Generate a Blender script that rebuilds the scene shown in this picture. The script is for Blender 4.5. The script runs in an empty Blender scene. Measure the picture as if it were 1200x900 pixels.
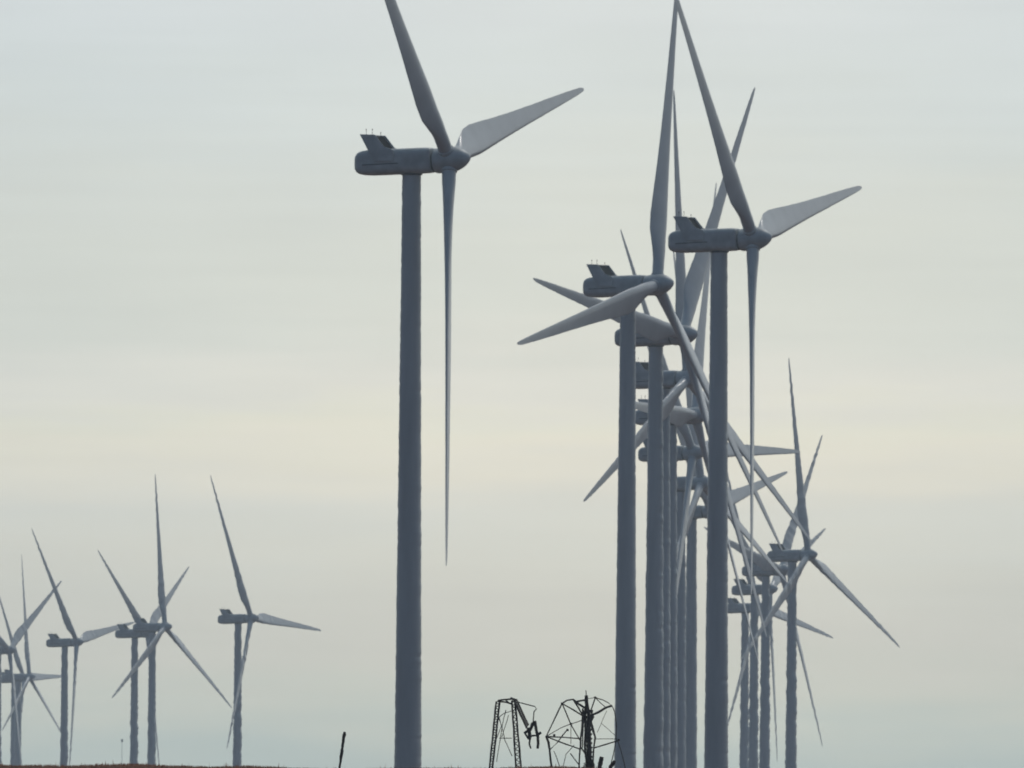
import bpy, bmesh, math, random
from mathutils import Vector, Matrix, noise
random.seed(7)
PI = math.pi
rad = math.radians
sc = bpy.context.scene
col = sc.collection

# ------------------------------------------------------------------ camera
F_PX = 26000.0                       # focal length in pixels of a 1200 px wide picture
EYE = Vector((0, 0, 1.6))
pitch = math.atan(585 / F_PX)
roll = rad(0.36)
fwd = Vector((0, math.cos(pitch), math.sin(pitch)))
r0 = Vector((1, 0, 0)); u0 = r0.cross(fwd)
upv = u0 * math.cos(roll) - r0 * math.sin(roll)
rgt = r0 * math.cos(roll) + u0 * math.sin(roll)
cd = bpy.data.cameras.new('camera')
cd.sensor_width = 36; cd.lens = F_PX / 1200 * 36
cd.clip_start = 1; cd.clip_end = 60000
cd.dof.use_dof = True; cd.dof.focus_distance = 520; cd.dof.aperture_fstop = 19
cam = bpy.data.objects.new('camera', cd); col.objects.link(cam)
m = Matrix((rgt, upv, -fwd)).transposed().to_4x4(); m.translation = EYE
cam.matrix_world = m
sc.camera = cam

# ------------------------------------------------------------------ world, sun, exposure
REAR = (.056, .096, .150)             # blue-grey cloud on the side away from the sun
SUN_EL, SUN_AZ = 50, 34              # elevation; azimuth to the right of the view direction (+Y)
w = bpy.data.worlds.new('World'); sc.world = w; w.use_nodes = True
nt = w.node_tree; N = nt.nodes; L = nt.links; N.clear()
def nd(tree, t, **kw):
    n = tree.nodes.new(t)
    for k, v in kw.items(): setattr(n, k, v)
    return n
out = nd(nt, 'ShaderNodeOutputWorld')
sky = nd(nt, 'ShaderNodeTexSky', sky_type='NISHITA', sun_disc=False)
sky.sun_elevation = rad(SUN_EL); sky.sun_rotation = rad(SUN_AZ)
sky.dust_density = 2.0
bg_sky = nd(nt, 'ShaderNodeBackground'); bg_sky.inputs[1].default_value = 0.05
L.new(sky.outputs[0], bg_sky.inputs[0])
tc = nd(nt, 'ShaderNodeTexCoord'); sep = nd(nt, 'ShaderNodeSeparateXYZ')
L.new(tc.outputs['Generated'], sep.inputs[0])
# slow warp so that the cloud bands are not ruled lines
mapn = nd(nt, 'ShaderNodeMapping'); mapn.inputs['Scale'].default_value = (70, 8, 420)
L.new(tc.outputs['Generated'], mapn.inputs[0])
nz = nd(nt, 'ShaderNodeTexNoise'); nz.inputs['Scale'].default_value = 1.0
nz.inputs['Detail'].default_value = 4; nz.inputs['Roughness'].default_value = .5
L.new(mapn.outputs[0], nz.inputs['Vector'])
def mth(op, a, b=None, clamp=False):
    n = nd(nt, 'ShaderNodeMath', operation=op, use_clamp=clamp)
    for i, x in enumerate((a, b)):
        if x is None: continue
        if isinstance(x, (int, float)): n.inputs[i].default_value = x
        else: L.new(x, n.inputs[i])
    return n.outputs[0]
warp = mth('MULTIPLY', mth('SUBTRACT', nz.outputs['Fac'], .5), .006)
el = mth('ADD', sep.outputs['Z'], warp)
ZMAX = .05
fac = mth('DIVIDE', el, ZMAX, True)
ramp = nd(nt, 'ShaderNodeValToRGB')
def s2l(c): return tuple(((x/255)/12.92 if x/255 <= .04045 else ((x/255+.055)/1.055)**2.4) for x in c) + (1,)
def zpix(y): return (1035 - y) / F_PX / ZMAX
stops = [(895, (192.9, 204.3, 195.9)), (820, (222.1, 221.9, 203.1)), (744, (225.3, 219.9, 204.1)), (660, (233.5, 230.0, 211.8)), (590, (225.1, 224.7, 212.6)), (535, (242.5, 234.5, 213.4)), (500, (233.4, 231.1, 210.6)), (470, (233.9, 229.6, 216.6)), (380, (216.7, 218.4, 206.1)), (250, (216.7, 217.9, 207.0)), (120, (211.1, 216.8, 212.4)), (0, (213.1, 217.1, 214.9))]
cr = ramp.color_ramp; cr.interpolation = 'B_SPLINE'
while len(cr.elements) > 1: cr.elements.remove(cr.elements[-1])
for i, (y, c) in enumerate(stops):
    e = cr.elements[0] if i == 0 else cr.elements.new(zpix(y))
    e.position = zpix(y); e.color = s2l(c)
L.new(fac, ramp.inputs[0])
# soft patches of thinner and thicker cloud
nz2 = nd(nt, 'ShaderNodeTexNoise'); nz2.inputs['Scale'].default_value = 1.0; nz2.inputs['Detail'].default_value = 3
map2 = nd(nt, 'ShaderNodeMapping'); map2.inputs['Scale'].default_value = (45, 4, 150); map2.inputs['Location'].default_value = (3.1, 0, 1.7)
L.new(tc.outputs['Generated'], map2.inputs[0]); L.new(map2.outputs[0], nz2.inputs['Vector'])
patch = mth('ADD', mth('MULTIPLY', mth('SUBTRACT', nz2.outputs['Fac'], .5), .16), 1.0)
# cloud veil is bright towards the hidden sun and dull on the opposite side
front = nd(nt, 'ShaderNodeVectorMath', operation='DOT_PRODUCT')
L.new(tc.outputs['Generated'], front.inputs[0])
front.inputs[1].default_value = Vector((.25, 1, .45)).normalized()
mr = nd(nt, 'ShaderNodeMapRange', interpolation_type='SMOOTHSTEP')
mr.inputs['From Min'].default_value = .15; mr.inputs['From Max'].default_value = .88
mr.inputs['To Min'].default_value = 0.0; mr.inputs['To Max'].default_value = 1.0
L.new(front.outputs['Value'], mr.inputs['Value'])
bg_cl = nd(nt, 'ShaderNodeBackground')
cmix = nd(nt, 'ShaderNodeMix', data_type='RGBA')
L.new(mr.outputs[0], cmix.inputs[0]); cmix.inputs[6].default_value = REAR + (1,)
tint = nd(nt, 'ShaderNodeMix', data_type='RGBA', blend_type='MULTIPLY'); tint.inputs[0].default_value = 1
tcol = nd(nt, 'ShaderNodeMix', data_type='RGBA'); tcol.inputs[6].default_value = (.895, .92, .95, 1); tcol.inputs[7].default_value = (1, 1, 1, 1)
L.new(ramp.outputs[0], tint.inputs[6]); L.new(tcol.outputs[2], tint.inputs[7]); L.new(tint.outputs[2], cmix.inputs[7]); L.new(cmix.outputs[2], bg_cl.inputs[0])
# the cloud in front is a little thinner (brighter) straight ahead than to both sides
az = mth('ABSOLUTE', mth('SUBTRACT', sep.outputs['X'], .006))
side = nd(nt, 'ShaderNodeMapRange', interpolation_type='SMOOTHSTEP')
for nm_, v_ in (('From Min', .0), ('From Max', .032), ('To Min', 1.0), ('To Max', .0)): side.inputs[nm_].default_value = v_
L.new(az, side.inputs['Value'])
L.new(side.outputs[0], tcol.inputs[0])
map3 = nd(nt, 'ShaderNodeMapping'); map3.inputs['Scale'].default_value = (55, 6, 1300)
nz3 = nd(nt, 'ShaderNodeTexNoise'); nz3.inputs['Scale'].default_value = 1.0; nz3.inputs['Detail'].default_value = 5
L.new(tc.outputs['Generated'], map3.inputs[0]); L.new(map3.outputs[0], nz3.inputs['Vector'])
streak = mth('ADD', mth('MULTIPLY', mth('SUBTRACT', nz3.outputs['Fac'], .5), .07), 1.0)
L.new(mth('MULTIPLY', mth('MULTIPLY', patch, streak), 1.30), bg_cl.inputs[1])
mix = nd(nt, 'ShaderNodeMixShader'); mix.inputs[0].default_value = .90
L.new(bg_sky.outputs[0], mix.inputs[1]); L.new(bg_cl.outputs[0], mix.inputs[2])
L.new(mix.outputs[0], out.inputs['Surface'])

sl = bpy.data.lights.new('sun', 'SUN'); sl.energy = .6; sl.angle = rad(10); sl.color = (1, .95, .88)
so = bpy.data.objects.new('sun', sl); col.objects.link(so)
sd = Vector((math.sin(rad(SUN_AZ))*math.cos(rad(SUN_EL)), math.cos(rad(SUN_AZ))*math.cos(rad(SUN_EL)), math.sin(rad(SUN_EL))))
so.rotation_euler = sd.to_track_quat('Z', 'Y').to_euler(); so.location = (50, 0, 200)
vs = sc.view_settings
vs.view_transform = 'Standard'; vs.look = 'None'; vs.gamma = 1; vs.use_curve_mapping = False; vs.exposure = 0
sc.cycles.use_denoising = True
sc.cycles.volume_bounces = 0; sc.cycles.max_bounces = 6
sc.cycles.filter_width = 1.6

# ------------------------------------------------------------------ materials
def material(name, base, rough, var=.06, scale=.4, bump=0, spec=.5, stretch=(1, 1, 1)):
    mt = bpy.data.materials.new(name); mt.use_nodes = True
    t = mt.node_tree; b = t.nodes['Principled BSDF']
    tcn = nd(t, 'ShaderNodeTexCoord'); mp = nd(t, 'ShaderNodeMapping'); mp.inputs['Scale'].default_value = stretch
    n = nd(t, 'ShaderNodeTexNoise'); n.inputs['Scale'].default_value = scale; n.inputs['Detail'].default_value = 6
    t.links.new(tcn.outputs['Object'], mp.inputs[0]); t.links.new(mp.outputs[0], n.inputs['Vector'])
    r = nd(t, 'ShaderNodeValToRGB')
    lo = tuple(max(0, c*(1-var*2)) for c in base)+(1,); hi = tuple(min(1, c*(1+var)) for c in base)+(1,)
    r.color_ramp.elements[0].position = .3; r.color_ramp.elements[0].color = lo
    r.color_ramp.elements[1].position = .7; r.color_ramp.elements[1].color = hi
    t.links.new(n.outputs['Fac'], r.inputs[0]); t.links.new(r.outputs[0], b.inputs['Base Color'])
    b.inputs['Roughness'].default_value = rough; b.inputs['Specular IOR Level'].default_value = spec
    if bump:
        bp = nd(t, 'ShaderNodeBump'); bp.inputs['Strength'].default_value = bump
        t.links.new(n.outputs['Fac'], bp.inputs['Height']); t.links.new(bp.outputs[0], b.inputs['Normal'])
    return mt
M_tower = material('tower_paint', (.55, .58, .60), .42, .10, .5, stretch=(1, 1, .12))
M_blade = material('blade_gelcoat', (.55, .57, .59), .27, .05, .3)
M_nac = material('nacelle_paint', (.50, .53, .55), .40, .12, .8)
M_dark = material('radiator_dark', (.012, .012, .014), .95, .2, 6, spec=.1)
M_seam = material('rubber_seal', (.06, .065, .07), .6, .2, 6)
M_steel = material('rusty_steel', (.085, .065, .048), .7, .4, 9)
M_wood = material('weathered_wood', (.07, .05, .037), .9, .4, 12, .3)
M_twig = material('dry_twigs', (.055, .025, .02), .9, .4, 8)
M_soil = material('red_brown_soil', (.11, .05, .032), .95, .35, .9, .5, spec=.0)
M_stub = material('dry_red_stubble', (.24, .11, .07), .9, .45, 1.3, spec=.1)
_t = M_stub.node_tree; _b = _t.nodes['Principled BSDF']; _tr = nd(_t, 'ShaderNodeBsdfTranslucent'); _tr.inputs[0].default_value = (.36, .19, .13, 1)
_mx = nd(_t, 'ShaderNodeMixShader'); _mx.inputs[0].default_value = .5
_t.links.new(_b.outputs[0], _mx.inputs[1]); _t.links.new(_tr.outputs[0], _mx.inputs[2]); _t.links.new(_mx.outputs[0], _t.nodes['Material Output'].inputs['Surface'])
M_veg = material('far_field', (.10, .09, .045), .95, .3, .01)

# ------------------------------------------------------------------ helpers
def link(name, bm, mt, parent=None, smooth=False):
    me = bpy.data.meshes.new(name); bmesh.ops.recalc_face_normals(bm, faces=bm.faces)
    bm.to_mesh(me); bm.free(); me.materials.append(mt)
    if smooth:
        for p in me.polygons: p.use_smooth = True
    o = bpy.data.objects.new(name, me); col.objects.link(o)
    if parent: o.parent = parent
    return o
def empty(name, loc, rz=0):
    o = bpy.data.objects.new(name, None); col.objects.link(o); o.location = loc; o.rotation_euler = (0, 0, rz)
    o.empty_display_size = 1
    return o
def tag(o, label=None, cat=None, group=None, kind=None):
    if label: o['label'] = label
    if cat: o['category'] = cat
    if group: o['group'] = group
    if kind: o['kind'] = kind
    return o
def loft(bm, rings, cap=True, closed=True):
    vr = [[bm.verts.new(p) for p in r] for r in rings]
    n = len(rings[0])
    for a, b in zip(vr, vr[1:]):
        for i in range(n if closed else n-1):
            j = (i+1) % n
            bm.faces.new((a[i], a[j], b[j], b[i]))
    if cap: bm.faces.new(vr[0][::-1]); bm.faces.new(vr[-1])
def tube(bm, pts, r, n=6, r2=None, wob=0):
    pts = [Vector(p) for p in pts]
    rings = []
    for i, p in enumerate(pts):
        d = (pts[min(i+1, len(pts)-1)] - pts[max(i-1, 0)]).normalized()
        a = d.orthogonal().normalized(); b = d.cross(a)
        k = i/(len(pts)-1) if len(pts) > 1 else 0
        rr = r if r2 is None else r+(r2-r)*k
        if wob: rr *= 1+random.uniform(-wob, wob)
        rings.append([p + (a*math.cos(2*PI*j/n) + b*math.sin(2*PI*j/n))*rr for j in range(n)])
    loft(bm, rings)
def prism(bm, poly, y0, y1):
    """poly of (x, z) extruded along y"""
    loft(bm, [[Vector((x, y0, z)) for x, z in poly], [Vector((x, y1, z)) for x, z in poly]])
def box(bm, a, b):
    prism(bm, [(a[0], a[2]), (b[0], a[2]), (b[0], b[2]), (a[0], b[2])], a[1], b[1])
def at(px, py, D):
    d = fwd*F_PX + rgt*(px-600) + upv*(450-py)
    return EYE + d*(D/F_PX)

# ------------------------------------------------------------------ table of turbines: name, hub centre, yaw, azimuth, size class, label
TB = [
 ((-6.68, 2300.85, 76.62), 19.09, -78.70, 'near', 'largest wind turbine, standing alone left of centre, one blade hanging straight down'),
 ((28.01, 2589.59, 77.0), 17.79, 39.39, 'near', 'big wind turbine nearest in the crowded right-hand row, bright blade reaching far right'),
 ((18.47, 2837.29, 78.28), 25.72, -18.85, 'near', 'wind turbine with leftmost tower of the crowded row, wide blade sweeping down to the left'),
 ((23.48, 3061.01, 77.39), 27.47, 81.58, 'mid', 'second tower of the crowded row, one blade pointing left above its nacelle'),
 ((27.1, 3425.63, 79.72), 27.1, -3.86, 'mid', 'wind turbine behind the two left row towers, thin blade ending low left of them'),
 ((29.52, 3567.76, 77.01), 16.5, -31.66, 'mid', 'wind turbine half hidden in the row, brightly lit level blade across its nacelle'),
 ((31.61, 3869.03, 76.87), 24.78, -88.81, 'mid', 'wind turbine deep in the row, level grey blade sticking out right of the nearest tower'),
 ((35.16, 4108.53, 75.93), 20.24, 6.30, 'mid', 'wind turbine deep in the row, blade running steeply down right past the nearest tower'),
 ((39.87, 4425.44, 75.99), 21.34, -78.93, 'mid', 'last turbine of the crowded row, short blade pointing up right past the nearest tower'),
 ((67.51, 5038.01, 76.55), 28.56, 2.67, 'far', 'rightmost wind turbine, one blade straight up and a long one to the lower right'),
 ((65.27, 5353.78, 77.61), 25.03, -42.28, 'far', 'second wind turbine from the right, nacelle just below left of the rightmost nacelle'),
 ((66.19, 5678.53, 77.25), 22.34, -68.88, 'far', 'wind turbine with the upper of two small stacked nacelles right of the nearest row tower'),
 ((67.49, 6034.7, 76.98), 26.36, 19.90, 'far', 'wind turbine with the lower of two small stacked nacelles right of the nearest row tower'),
 ((-73.33, 6275.08, 76.03), 24.61, 26.15, 'far', 'small distant wind turbine nearest the big lone one, bright blade pointing right'),
 ((-101.23, 6499.62, 76.02), 25.82, -1.72, 'far', 'distant wind turbine with a blade straight up, right one of the overlapping left pair'),
 ((-108.72, 6648.34, 75.88), 19.44, -62.85, 'far', 'distant wind turbine with the thinner left tower of the overlapping left pair'),
 ((-134.9, 6903.57, 75.74), 22.91, 38.51, 'far', 'distant wind turbine between the overlapping pair and the cluster at the left edge'),
 ((-175.36, 8091.59, 75.73), 16.53, -3.60, 'far', 'faint wind turbine at the left edge, thin blade upright over its low nacelle'),
 ((-183.80, 8390.0, 77.65), 19.78, 31.73, 'far', 'farthest faint wind turbine at the left edge, blade leaning up left from its low nacelle'),
 ((-161.23, 7141.19, 75.62), 27.11, -59.40, 'far', 'leftmost wind turbine, highest nacelle at the left edge, wide blade up to the right'),
]
HUB_H, OVER = 78.0, 4.1

# ------------------------------------------------------------------ ground
bases = []
for (p, psi, th, cl, lab) in TB:
    a = rad(psi); bases.append((p[0]-OVER*math.cos(a), p[1]+OVER*math.sin(a), p[2]-HUB_H))
CREST = 1100.0
def gz(x, y):
    if y <= CREST:
        z = 7.26*(max(y, 0)/CREST)**2
    elif y < 1700:
        t = (y-CREST)/600; t = t*t*(3-2*t); z = 7.26*(1-t) - 1.0*t
    else:
        z = -1.0
    if 900 < y < 1300:
        k = math.exp(-((y-CREST)/70)**2)
        z += k*(-.0042*x - .10*max(0, min(1, (2-x)/20)) - .05*math.exp(-((x+7)/7)**2) + .05*math.sin(x*.33+1) + .035*math.sin(x*.91))
    if y > 1900:
        sw = sz = 0
        for bx, by, bz in bases:
            q = math.exp(-(((x-bx)/120)**2 + ((y-by)/160)**2))+1e-9; sw += q; sz += q*bz
        k = min(1, (y-1900)/200)*min(1, sw*1.5)
        z = z*(1-k) + sz/sw*k
    return z
ys = [-400, -100, 0, 150, 300, 450, 600, 700, 800, 880, 940, 980, 1010, 1035, 1055, 1070, 1080, 1088, 1094, 1100, 1106, 1114, 1125, 1140, 1160, 1190, 1230, 1280, 1340, 1420, 1520, 1700, 1900]
y = 1900
while y < 9000: y += 60; ys.append(y)
ys += [9600, 10500, 12000]
xs = [-8000, -4000, -2000, -1000, -600, -400, -300, -240, -200, -170, -140, -110, -80, -60, -45, -36] + [x*.75-30 for x in range(81)] + [36, 45, 55, 65, 80, 100, 130, 180, 260, 400, 700, 1500, 3000, 8000]
bm = bmesh.new()
g = [[bm.verts.new((x, yy, gz(x, yy))) for x in xs] for yy in ys]
for a, b in zip(g, g[1:]):
    for i in range(len(xs)-1): bm.faces.new((a[i], a[i+1], b[i+1], b[i]))
o = link('ground', bm, M_soil, smooth=True); tag(o, kind='structure')

# ------------------------------------------------------------------ turbine prototypes
def smooth_noise(z, seed, per):
    return noise.noise(Vector((z/per, seed*7.3, seed*1.7)))*1.6
CLS = {'near': (.036, .36), 'mid': (.085, .70), 'far': (.17, .95)}    # edge unevenness, its length along the member
def tower_mesh(cl):
    amp, per = CLS[cl]
    bm = bmesh.new(); rings = []
    H = HUB_H - 1.42; z = -7.0; n = 28
    sd_ = {'near': 1, 'mid': 2, 'far': 3}[cl]
    while True:
        z = min(z, H)
        dH = H - z
        r = .975 + dH*.0072
        k = min(1, dH/2) * (1 + (1.1*dH/H if cl == 'far' else .3*dH/H))
        sx = k*amp*(.60*smooth_noise(z, sd_+20, per*2.3) + .45*smooth_noise(z, sd_+30, per*.7))
        sl_, sr_ = k*amp*.5*smooth_noise(z, sd_+40, per), k*amp*.5*smooth_noise(z, sd_+50, per)
        ring = []
        for q in range(n):
            a = 2*PI*q/n; c_ = math.cos(a); e_ = c_*c_
            ring.append(Vector((c_*r + sx*e_ + (sr_ if c_ > 0 else sl_)*e_, math.sin(a)*r, z)))
        rings.append(ring)
        if z >= H: break
        z += per*.35
    loft(bm, rings); me = bpy.data.meshes.new('tower'); bmesh.ops.recalc_face_normals(bm, faces=bm.faces)
    bm.to_mesh(me); bm.free(); me.materials.append(M_tower)
    for p in me.polygons: p.use_smooth = len(p.vertices) == 4
    return me
def lerp_tab(tab, x):
    if x <= tab[0][0]: return tab[0][1]
    for (a, va), (b, vb) in zip(tab, tab[1:]):
        if x <= b: return va + (vb-va)*(x-a)/(b-a)
    return tab[-1][1]
CH = [(1.0, 1.5), (2.2, 1.5), (3.5, 1.75), (5, 2.4), (7, 3.1), (9, 3.3), (12, 3.05), (16, 2.62), (22, 2.12), (28, 1.72), (34, 1.35), (39, 1.02), (42, .78), (44, .58), (45, .25)]
TH = [(1.0, 1.5), (2.5, 1.45), (5, 1.15), (8, .88), (12, .62), (18, .42), (26, .29), (36, .17), (43, .08), (45, .03)]
TW = [(1, 14), (7, 13), (12, 10), (20, 6.5), (30, 4), (45, 1.5)]
def blade_mesh(cl):
    amp, per = CLS[cl]; amp *= {'near': .55, 'mid': .55, 'far': .7}[cl]
    bm = bmesh.new(); rings = []; n = 20; r = 1.0
    sd_ = {'near': 5, 'mid': 6, 'far': 7}[cl]
    while True:
        r = min(r, 45)
        c = lerp_tab(CH, r); t = lerp_tab(TH, r); b = rad(lerp_tab(TW, r) + 1.0)
        k = min(1, max(0, (r-2.2)/5)); k = k*k*(3-2*k)           # circle -> airfoil
        kk = min(1, max(0, (r-3)/4)) * min(1, (45-r)/3+.2)
        dx = kk*amp*(.7*smooth_noise(r, sd_, per*1.7) + .5*smooth_noise(r, sd_+11, per*.6)); dy = 0 if cl != 'far' else kk*amp*.6*smooth_noise(r, sd_+3, per*1.6)
        ring = []
        for j in range(n):
            a = 2*PI*j/n
            cx_, cy_ = math.cos(a)*.5*c, math.sin(a)*.5*t        # ellipse / circle
            u = (1-math.cos(a))/2                                # 0 at the leading edge
            yt = 5*.5*(.2969*math.sqrt(u) - .126*u - .3516*u*u + .2843*u**3 - .1036*u**4)/.5
            ax = (.30-u)*c
            ay = (1 if math.sin(a) >= 0 else -1)*yt*t*1.0 + .02*c*math.sin(PI*u)
            x = cx_*(1-k) + ax*k; yv = cy_*(1-k) + ay*k
            if k < 1: x += 0
            ring.append(Vector((x*math.cos(b)+yv*math.sin(b)+dx, -x*math.sin(b)+yv*math.cos(b)+dy, r)))
        rings.append(ring)
        if r >= 45: break
        r += per*.35 if r > 6 else min(.4, per*.35)
    loft(bm, rings); me = bpy.data.meshes.new('blade'); bmesh.ops.recalc_face_normals(bm, faces=bm.faces)
    bm.to_mesh(me); bm.free(); me.materials.append(M_blade)
    for p in me.polygons: p.use_smooth = len(p.vertices) == 4
    return me
TM = {c: tower_mesh(c) for c in CLS}; BM = {c: blade_mesh(c) for c in CLS}

proto = empty('wind_turbine', (0, 0, 0))
tower = bpy.data.objects.new('tower', TM['near']); col.objects.link(tower); tower.parent = proto
# nacelle: rounded-box sections along x, z measured from the hub height
bm = bmesh.new(); rings = []
def rbox(x, y, z0, z1, hw, p=5.0, n=36):
    zc, hh = (z0+z1)/2, (z1-z0)/2; ring = []
    for j in range(n):
        a = 2*PI*j/n + PI/n; ca, sa = math.cos(a), math.sin(a)
        d = (abs(ca)**p + abs(sa)**p)**(-1/p)
        ring.append(Vector((x, y + hw*ca*d, HUB_H + zc + hh*sa*d)))
    return ring
for x, k in ((-6.08, .34), (-6.0, .55), (-5.8, .74), (-5.5, .87), (-5.1, .95), (-4.5, .99), (-3.8, 1), (-2, 1), (0, 1), (1.2, 1), (1.9, .985), (2.3, .95), (2.42, .88)):
    s = -.045*(1.5-x)*.8
    zc = -.08 + s; hh = 1.33
    rings.append(rbox(x, 0, zc-hh*k, zc+hh*k, 1.55*(k if x < 0 else .96*k)*(1 if x > 1.1 else 1)))
loft(bm, rings)
nac = link('nacelle', bm, M_nac, proto, smooth=True)
for p in nac.data.polygons: p.use_smooth = len(p.vertices) == 4
prof = [(-5.16, 2.62), (-3.5, 2.58), (-2.5, 1.28), (-1.45, .98), (-1.45, -.20), (-3.47, -.24), (-4.27, 1.0)]
for sgn in (-1, 1):
    bm = bmesh.new(); y0 = sgn*1.56; prism(bm, [(x, HUB_H+z) for x, z in prof], y0, y0+sgn*.14)
    bmesh.ops.bevel(bm, geom=bm.edges[:], offset=.03, segments=1, affect='EDGES')
    link('cooler_side_fin', bm, M_nac, nac)
bm = bmesh.new(); prism(bm, [(x, HUB_H+z) for x, z in [(-4.0, 2.45), (-3.58, 2.45), (-2.62, 1.2), (-2.62, .95), (-3.3, .95)]], -1.55, 1.55)
link('radiator', bm, M_dark, nac)
bm = bmesh.new(); prism(bm, [(x, HUB_H+z) for x, z in [(-5.0, 2.5), (-4.0, 2.5), (-4.0, 2.58), (-5.0, 2.58)]], -1.55, 1.55)
link('cooler_roof', bm, M_nac, nac)
bm = bmesh.new(); tube(bm, [(-1.4, 0, HUB_H-1.75), (-1.4+2.8, 0, HUB_H-1.75)], .01, 3); bm.free()
for (x, yy, h) in ((-4.6, -1.2, .62), (-4.15, -.6, .66), (-3.75, .9, .36)):
    bm = bmesh.new(); tube(bm, [(x, yy, HUB_H+2.5), (x, yy, HUB_H+2.5+h)], .024, 6)
    tube(bm, [(x, yy, HUB_H+2.42+h), (x, yy, HUB_H+2.56+h)], .05, 6)
    link('wind_sensor', bm, M_dark, nac)
bm = bmesh.new()
prism(bm, [(x, HUB_H+z) for x, z in ((-4.9, -.62), (-1.0, -.44), (-1.0, -.36), (-4.9, -.54))], -1.60, -1.53)
link('side_rail', bm, M_seam, nac)
bm = bmesh.new(); loft(bm, [[Vector((math.cos(2*PI*j/24)*r, math.sin(2*PI*j/24)*r, HUB_H+z)) for j in range(24)] for r, z in ((1.08, -1.60), (1.12, -1.56), (1.12, -1.40), (1.08, -1.30))])
link('yaw_collar', bm, M_seam, proto)
# hub with spinner, turned about the tilted shaft
TAU = rad(6)
nL = Vector((math.cos(TAU), 0, math.sin(TAU))); uL = Vector((0, -1, 0)); vL = Vector((-math.sin(TAU), 0, math.cos(TAU)))
Rm = Matrix((nL, uL, vL)).transposed()
HC = Vector((OVER, 0, HUB_H))
bm = bmesh.new(); rings = []
for x, r in ((-1.55, 1.10), (-1.52, 1.22), (-1.3, 1.30), (-.6, 1.36), (.2, 1.36), (.8, 1.27), (1.3, 1.08), (1.75, .82), (2.1, .52), (2.3, .26), (2.36, .06)):
    rings.append([HC + Rm @ Vector((x, math.cos(2*PI*j/28)*r, math.sin(2*PI*j/28)*r)) for j in range(28)])
loft(bm, rings)
hub = link('hub', bm, M_nac, proto, smooth=True)
bm = bmesh.new()
loft(bm, [[HC + Rm @ Vector((x, math.cos(2*PI*j/24)*r, math.sin(2*PI*j/24)*r)) for j in range(24)] for x, r in ((-1.85, 1.08), (-1.5, 1.08))])
link('shaft_seal', bm, M_seam, proto)
def blade_matrix(th, cone=rad(.7)):
    e = (uL*math.sin(th) + vL*math.cos(th))
    t = -(uL*math.cos(th) - vL*math.sin(th))
    e2 = e*math.cos(cone) + nL*math.sin(cone); n2 = nL*math.cos(cone) - e*math.sin(cone)
    m_ = Matrix((t, -n2, e2)).transposed().to_4x4(); m_.translation = HC
    return m_
blades = []
for k in range(3):
    b = bpy.data.objects.new('blade', BM['near']); col.objects.link(b); b.parent = proto; blades.append(b)
# collars on the spinner where each blade enters, sub-parts of the hub
def collar_bm():
    bm = bmesh.new()
    loft(bm, [[Vector((math.cos(2*PI*j/20)*r, math.sin(2*PI*j/20)*r, z)) for j in range(20)] for r, z in ((.86, .9), (.86, 1.38), (.80, 1.42))])
    return bm
collars = [link('blade_collar', collar_bm(), M_nac, hub) for k in range(3)]

def tree(o): return [(c, tree(c)) for c in list(o.children)]
PT = tree(proto)
def dup(src, par, sub):
    c = src.copy(); col.objects.link(c); c.parent = par
    for ch, s in sub: dup(ch, c, s)
    return c
GROUP = 'wind turbines of the wind farm'
def setup(root, i):
    (p, psi, th, cl, lab) = TB[i]
    root.location = bases[i]; root.rotation_euler = (0, 0, -rad(psi))
    tag(root, lab, 'wind turbine', GROUP)
    k = 0
    for ch in root.children:
        nm = ch.name.split('.')[0]
        if nm == 'tower': ch.data = TM[cl]
        if nm == 'blade': ch.data = BM[cl]; ch.matrix_local = blade_matrix(rad(th + 120*k)); k += 1
        if nm == 'hub':
            q = 0
            for c2 in ch.children:
                if c2.name.startswith('blade_collar'): c2.matrix_local = blade_matrix(rad(th + 120*q)); q += 1
roots = [proto]
for i in range(1, len(TB)): roots.append(dup(proto, None, PT))
bpy.context.view_layer.update()
for i, r in enumerate(roots): setup(r, i)

# ------------------------------------------------------------------ wrecked lattice frames on the ridge
DL = 1110.0
def put(root, pts):                                   # pixels + depth offset -> points local to the root
    return [at(x, yy, DL+d) - root.location for x, yy, d in pts]
def strut(bm, root, pts, r=.025, n=5, r2=None):
    r = r*1.25 + .004; r2 = r2 and r2*1.25
    P = put(root, pts); out_ = []
    for a, b in zip(P, P[1:]):
        k = max(1, int((b-a).length/.35))
        out_ += [a.lerp(b, q/k) for q in range(k)]
    out_.append(P[-1])
    for q in range(1, len(out_)-1):
        out_[q] = out_[q] + Vector((random.uniform(-1, 1), random.uniform(-1, 1), random.uniform(-1, 1)))*.012
    tube(bm, out_, r, n, r2, wob=.12)
def ladder(bm, root, a0, a1, b0, b1, n, r=.02):        # lattice between two chords
    A0, A1 = Vector(a0), Vector(a1); B0, B1 = Vector(b0), Vector(b1)
    for i in range(n):
        p = A0.lerp(A1, i/n); q = B0.lerp(B1, (i+.5)/n); s = A0.lerp(A1, (i+1)/n)
        strut(bm, root, [tuple(p), tuple(q)], r); strut(bm, root, [tuple(q), tuple(s)], r)
def ridge_base(px):
    p = at(px, 899, DL); return Vector((p.x, p.y, gz(p.x, p.y)))
def deep(root, a, b):                                  # foot continued down into the soil
    return a, b

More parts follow.
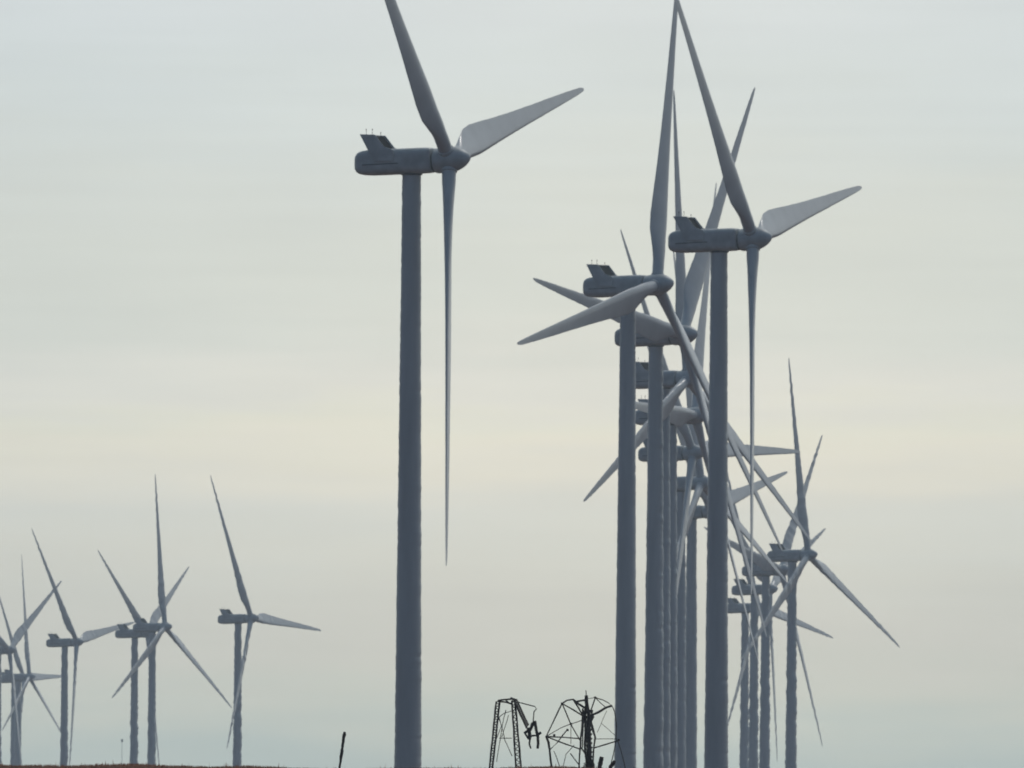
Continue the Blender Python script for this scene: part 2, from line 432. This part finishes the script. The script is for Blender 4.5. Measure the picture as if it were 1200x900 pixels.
R1 = empty('lattice_tower', ridge_base(592)); tag(R1, 'narrow rusty lattice frame with two legs and a bent arm dangling on its right', 'lattice structure')
for (a, b, c, d, dz) in (((573.5, 903, -.5), (581.5, 823, -.25), (577, 903, .2), (585.5, 823, 0), 0), ((605, 903, -.5), (600, 821, -.25), (611, 903, .3), (603.5, 821, 0), 0)):
    bm = bmesh.new()
    strut(bm, R1, [a, b], .036); strut(bm, R1, [c, d], .036)
    ladder(bm, R1, a, b, c, d, 13, .017)
    link('leg', bm, M_steel, R1)
bm = bmesh.new()
strut(bm, R1, [(581.5, 823, -.25), (584, 821, -.1), (592, 820, 0), (601, 819, -.2)], .035)
strut(bm, R1, [(584, 822, 0), (593, 822.5, .3), (600, 825, 0)], .03); strut(bm, R1, [(592, 820, 0), (597, 824, .2)], .022)
strut(bm, R1, [(598, 818, 0), (605, 820.5, 0)], .05)
link('top_beam', bm, M_steel, R1)
for pts in ([(583, 842, .3), (590, 836, .4), (600, 833, 0)], [(585, 865, .2), (600, 865, .2)], [(582, 893, .2), (590, 842, .4), (593, 832, .3)], [(585, 841, .3), (592, 868, .5), (600, 886, .2)],
            [(588, 864, .3), (596, 838, .5)], [(582, 836, 0), (588, 850, .3), (580, 870, .2)]):
    bm = bmesh.new(); strut(bm, R1, pts, .013); link('cross_brace', bm, M_steel, R1)
bm = bmesh.new()
a, b, c, d = (602, 820, -.1), (617, 853, -.3), (605, 819, .1), (619.5, 850, .1)
strut(bm, R1, [a, b], .035); strut(bm, R1, [c, d], .03); ladder(bm, R1, a, b, c, d, 12, .024)
link('arm', bm, M_steel, R1)
bm = bmesh.new(); strut(bm, R1, [(606, 822.5, .1), (617, 825.5, 0), (626.5, 828, 0), (628.5, 830.5, 0), (626, 834, 0), (624.5, 849, 0)], .02)
link('cable', bm, M_steel, R1)
bm = bmesh.new()
for pts, r in (([(614.5, 859, 0), (619, 856, .1), (627, 847, 0)], .055), ([(619, 853, 0), (620.5, 861, .1), (620, 866, 0)], .085), ([(626.5, 845, -.1), (628.5, 857, 0), (630.5, 865, 0)], .06),
               ([(625, 847, 0), (621, 856, 0)], .06), ([(630.5, 861, 0), (634, 858, 0)], .05), ([(629.5, 858, 0), (630.5, 870, .1), (630, 877, 0)], .055), ([(615, 859, 0), (618.5, 865, 0)], .04),
               ([(621, 866, 0), (620.5, 872, 0), (622, 877, .1)], .035), ([(618.5, 865, 0), (624, 862, 0), (629, 862, 0)], .035), ([(624, 847, 0), (622.5, 851, 0)], .05)):
    strut(bm, R1, pts, r)
link('tangled_bracket', bm, M_steel, R1)

R2 = empty('mast_tower', ridge_base(690)); tag(R2, 'wide rusty lattice frame fanned out like a wheel round a dark central mast', 'lattice structure')
bm = bmesh.new()
strut(bm, R2, [(686.5, 809, 0), (687, 815, 0)], .02)
strut(bm, R2, [(687, 815, 0), (687.2, 822, 0)], .065)
strut(bm, R2, [(687, 821, 0), (690, 838, 0), (690, 860, 0), (690.5, 880, 0), (691, 903, 0)], .075, 7, .10)
strut(bm, R2, [(684, 833, .2), (686, 850, .1), (685, 872, 0), (688, 903, 0)], .035)
strut(bm, R2, [(694, 832, .2), (692, 848, .1), (697.5, 864, 0), (696, 876, 0), (694, 903, 0)], .035)
ladder(bm, R2, (687, 822, 0), (690, 900, 0), (684, 836, .2), (687, 900, .1), 14, .022)
ladder(bm, R2, (689, 838, 0), (692, 900, 0), (693, 836, .2), (694.5, 900, .1), 12, .022)
link('mast', bm, M_steel, R2)
bm = bmesh.new()
strut(bm, R2, [(683, 830, .4), (682.5, 845, .4), (680.5, 865, .3), (679.5, 882, .2), (678.5, 903, .2)], .032)
strut(bm, R2, [(684.5, 832, .1), (683, 860, .1), (682.5, 876, 0)], .024)
link('upright', bm, M_steel, R2)
A_, B_, C_, D_ = (658.6, 824.5, -.7), (671.5, 819.5, 0), (640, 863, -.3), (642.5, 870, -.1)
bm = bmesh.new(); strut(bm, R2, [A_, C_], .026); strut(bm, R2, [A_, (664, 821, -.4), B_], .03); strut(bm, R2, [C_, D_, (644, 880, 0), (647, 903, 0)], .045)
link('rim', bm, M_steel, R2)
bm = bmesh.new(); strut(bm, R2, [(697.5, 817.5, .3), (706, 820, .1), (713, 823.5, 0), (717, 827.5, 0), (720, 834, .1), (722.5, 850, .1), (722, 868, .1), (719, 884, .1), (714, 903, 0)], .018); link('rim', bm, M_steel, R2)
for pts, r in (([B_, (678, 825, 0), (685, 829, 0), (692, 833, 0), (695.5, 840, 0), (692, 846, 0)], .042), ([B_, (678, 830, .2), (682.5, 838, .3)], .03), ([A_, (672, 832, 0), (684, 839.5, .2)], .026), ([(676, 822, 0), (687, 820, 0)], .035),
               ([A_, (669, 849, -.2), (680, 868, .2)], .024), ([C_, (660, 864, 0), (680, 865.5, .2)], .024), ([C_, (657, 853, 0), (669, 848.5, -.2), (683, 843.5, .2)], .015),
               ([C_, (654, 868.5, 0), (680, 878, .2)], .025), ([(645, 878, 0), (654, 869, .2), (665, 855, 0)], .022), ([(649, 880, 0), (658, 903, 0)], .013),
               ([(668.5, 883, .3), (673, 889, 0), (679, 897, 0)], .022), ([(681, 876, 0), (691, 891, .1)], .03), ([(673, 873, .3), (663, 884, .2), (659, 903, .1)], .012), ([(669, 850, 0), (669, 872, .2)], .010),
               ([(697.5, 817.5, .3), (692.5, 832, 0)], .026), ([(697.5, 817.5, .3), (710, 829, -.1)], .016), ([(717, 827, 0), (710, 829.5, -.1), (702, 834, 0), (694, 838, 0)], .045),
               ([(693, 846, .2), (697, 862, .2), (696, 876, .1)], .024), ([(696, 876.5, 0), (710, 872, 0), (724, 868, 0)], .026), ([(697, 866, .2), (724, 866, 0)], .011), ([(711, 833, 0), (700, 858, .2)], .008), ([(705, 848, 0), (721, 862, 0)], .008),
               ([(724, 868, -.2), (729, 884, -.2), (733, 903, -.2)], .017), ([(697.5, 817.5, .3), (688, 819, 0)], .010)):
    bm = bmesh.new(); strut(bm, R2, pts, r); link('spoke', bm, M_steel, R2)
for (x, yy) in ((658.6, 824.5), (697.5, 817.5), (665, 855.5), (649.5, 861.5), (669, 848.5), (725, 867), (709.5, 829.5)):
    bm = bmesh.new(); p = put(R2, [(x, yy, -.05)])[0]; box(bm, p-Vector((.06, .05, .055)), p+Vector((.06, .05, .055)))
    bmesh.ops.bevel(bm, geom=bm.edges[:], offset=.015, segments=1, affect='EDGES')
    link('joint_plate', bm, M_steel, R2)

# posts
def post(name, pts, rs, label, cat, mt):
    root = ridge_base(pts[0][0]); bm = bmesh.new(); P = [at(x, yy, DL-4) - root for x, yy in pts]
    full = []
    for q, (a, b) in enumerate(zip(P, P[1:])):
        for k in range(4): full.append((a.lerp(b, k/4), rs[q]+(rs[q+1]-rs[q])*k/4))
    full.append((P[-1], rs[-1]))
    rings = []
    for i, (p, r) in enumerate(full):
        d = (full[min(i+1, len(full)-1)][0]-full[max(i-1, 0)][0]).normalized(); a = d.orthogonal().normalized(); b = d.cross(a)
        rings.append([p + (a*math.cos(2*PI*j/9)+b*math.sin(2*PI*j/9))*r*(1+.25*random.uniform(-1, 1)) for j in range(9)])
    loft(bm, rings); o = link(name, bm, mt); o.location = root; tag(o, label, cat)
post('weathered_post', [(397, 906), (399, 893), (400, 884), (401, 878), (402, 871), (402.8, 864), (403.6, 861), (403.8, 857.5)], [.055, .06, .085, .07, .075, .075, .095, .05],
     'slim knobbly dark post leaning right, alone on the ridge left of the lone turbine', 'post', M_wood)
post('broken_post', [(701, 906), (703, 897), (705, 888), (705.3, 886.8)], [.09, .10, .115, .10], 'short thick dark broken post just right of the wheel-like lattice frame', 'post', M_twig)
post('broken_post', [(713, 906), (716, 898), (720.5, 891.5)], [.09, .10, .07], 'short dark tilted stub at the foot of the leftmost row tower', 'post', M_twig)

# low bushes of dry twigs
def bush(px, half, top, n, label):
    b0 = ridge_base(px); root = empty('dry_bush', b0); tag(root, label, 'bush', 'dry bushes on the ridge')
    for nm, cnt, r in (('stem', n//4, .022), ('twigs', n, .012)):
        bm = bmesh.new()
        for i in range(cnt):
            x = random.gauss(0, half*.45); x = max(-half, min(half, x)); h = top*(1-(x/half)**2*.8)*random.uniform(.35, 1)
            p = Vector((x*.5, random.uniform(-.2, .2), -.15)); q = Vector((x, random.uniform(-.3, .3), h))
            mid = p.lerp(q, .5) + Vector((random.uniform(-.05, .05), 0, 0))
            tube(bm, [p, mid, q], r, 4, .006)
            if nm == 'twigs':
                for s in range(5):
                    c = p.lerp(q, random.uniform(.3, 1)); dv = Vector((random.uniform(-1, 1), random.uniform(-1, 1), random.uniform(-.3, 1))).normalized()*random.uniform(.04, .10)
                    e = dv.orthogonal().normalized()*.02
                    bm.faces.new([bm.verts.new(c+e), bm.verts.new(c-e), bm.verts.new(c+dv)])
        link(nm, bm, M_twig, root)
bush(672.5, .36, .17, 80, 'low flat dry bush at the left foot of the dark mast')
bush(690.5, .36, .72, 190, 'taller dark bush grown up round the foot of the mast')

# dry stubble and clods along the ridge
bm = bmesh.new()
for i in range(30000):
    x = random.uniform(-27, 27); yy = CREST + random.triangular(-22, 8, 2)
    dens = .5+.5*noise.noise(Vector((x*.5, yy*.1, 3)))
    if random.random() > .35+.9*dens: continue
    h = random.uniform(.03, .16)*(0.4+1.3*dens)
    if random.random() < .012: h *= 2.0
    wd = random.uniform(.015, .045); a = random.uniform(0, PI)
    z = gz(x, yy) - .02
    dx, dy = math.cos(a)*wd, math.sin(a)*wd
    v = [bm.verts.new((x-dx, yy-dy, z)), bm.verts.new((x+dx, yy+dy, z)), bm.verts.new((x+random.uniform(-.06, .06), yy+random.uniform(-.05, .05), z+h))]
    bm.faces.new(v)
o = link('dry_grass', bm, M_stub); tag(o, 'low red-brown dry stubble fringing the ridge line', 'grass', kind='stuff')

# faint mast far away on the left
mp_ = at(143, 868, 8000); gx = gz(mp_.x, mp_.y)
mr_ = empty('distant_mast', (mp_.x, mp_.y, gx)); tag(mr_, 'very faint thin mast on the skyline left of the overlapping pair of turbines', 'mast')
bm = bmesh.new(); tube(bm, [(0, 0, -1), (0, 0, mp_.z-gx)], .11, 8, .07); link('pole', bm, M_tower, mr_)
bm = bmesh.new(); box(bm, Vector((-.35, -.35, mp_.z-gx-.5)), Vector((.35, .35, mp_.z-gx+.6))); bmesh.ops.bevel(bm, geom=bm.edges[:], offset=.12, segments=2, affect='EDGES')
link('equipment_head', bm, M_tower, mr_)

# ------------------------------------------------------------------ haze
bm = bmesh.new(); box(bm, Vector((-8100, -500, -12)), Vector((8100, 12100, 160)))
hz = link('haze', bm, M_soil); tag(hz, kind='stuff')
hm = bpy.data.materials.new('haze_air'); hm.use_nodes = True; t = hm.node_tree; t.nodes.clear()
ho = nd(t, 'ShaderNodeOutputMaterial'); pv = nd(t, 'ShaderNodeVolumePrincipled')
pv.inputs['Density'].default_value = 5.2e-5; pv.inputs['Color'].default_value = (.76, .88, 1, 1); pv.inputs['Anisotropy'].default_value = .4
t.links.new(pv.outputs[0], ho.inputs['Volume'])
hz.data.materials.clear(); hz.data.materials.append(hm)
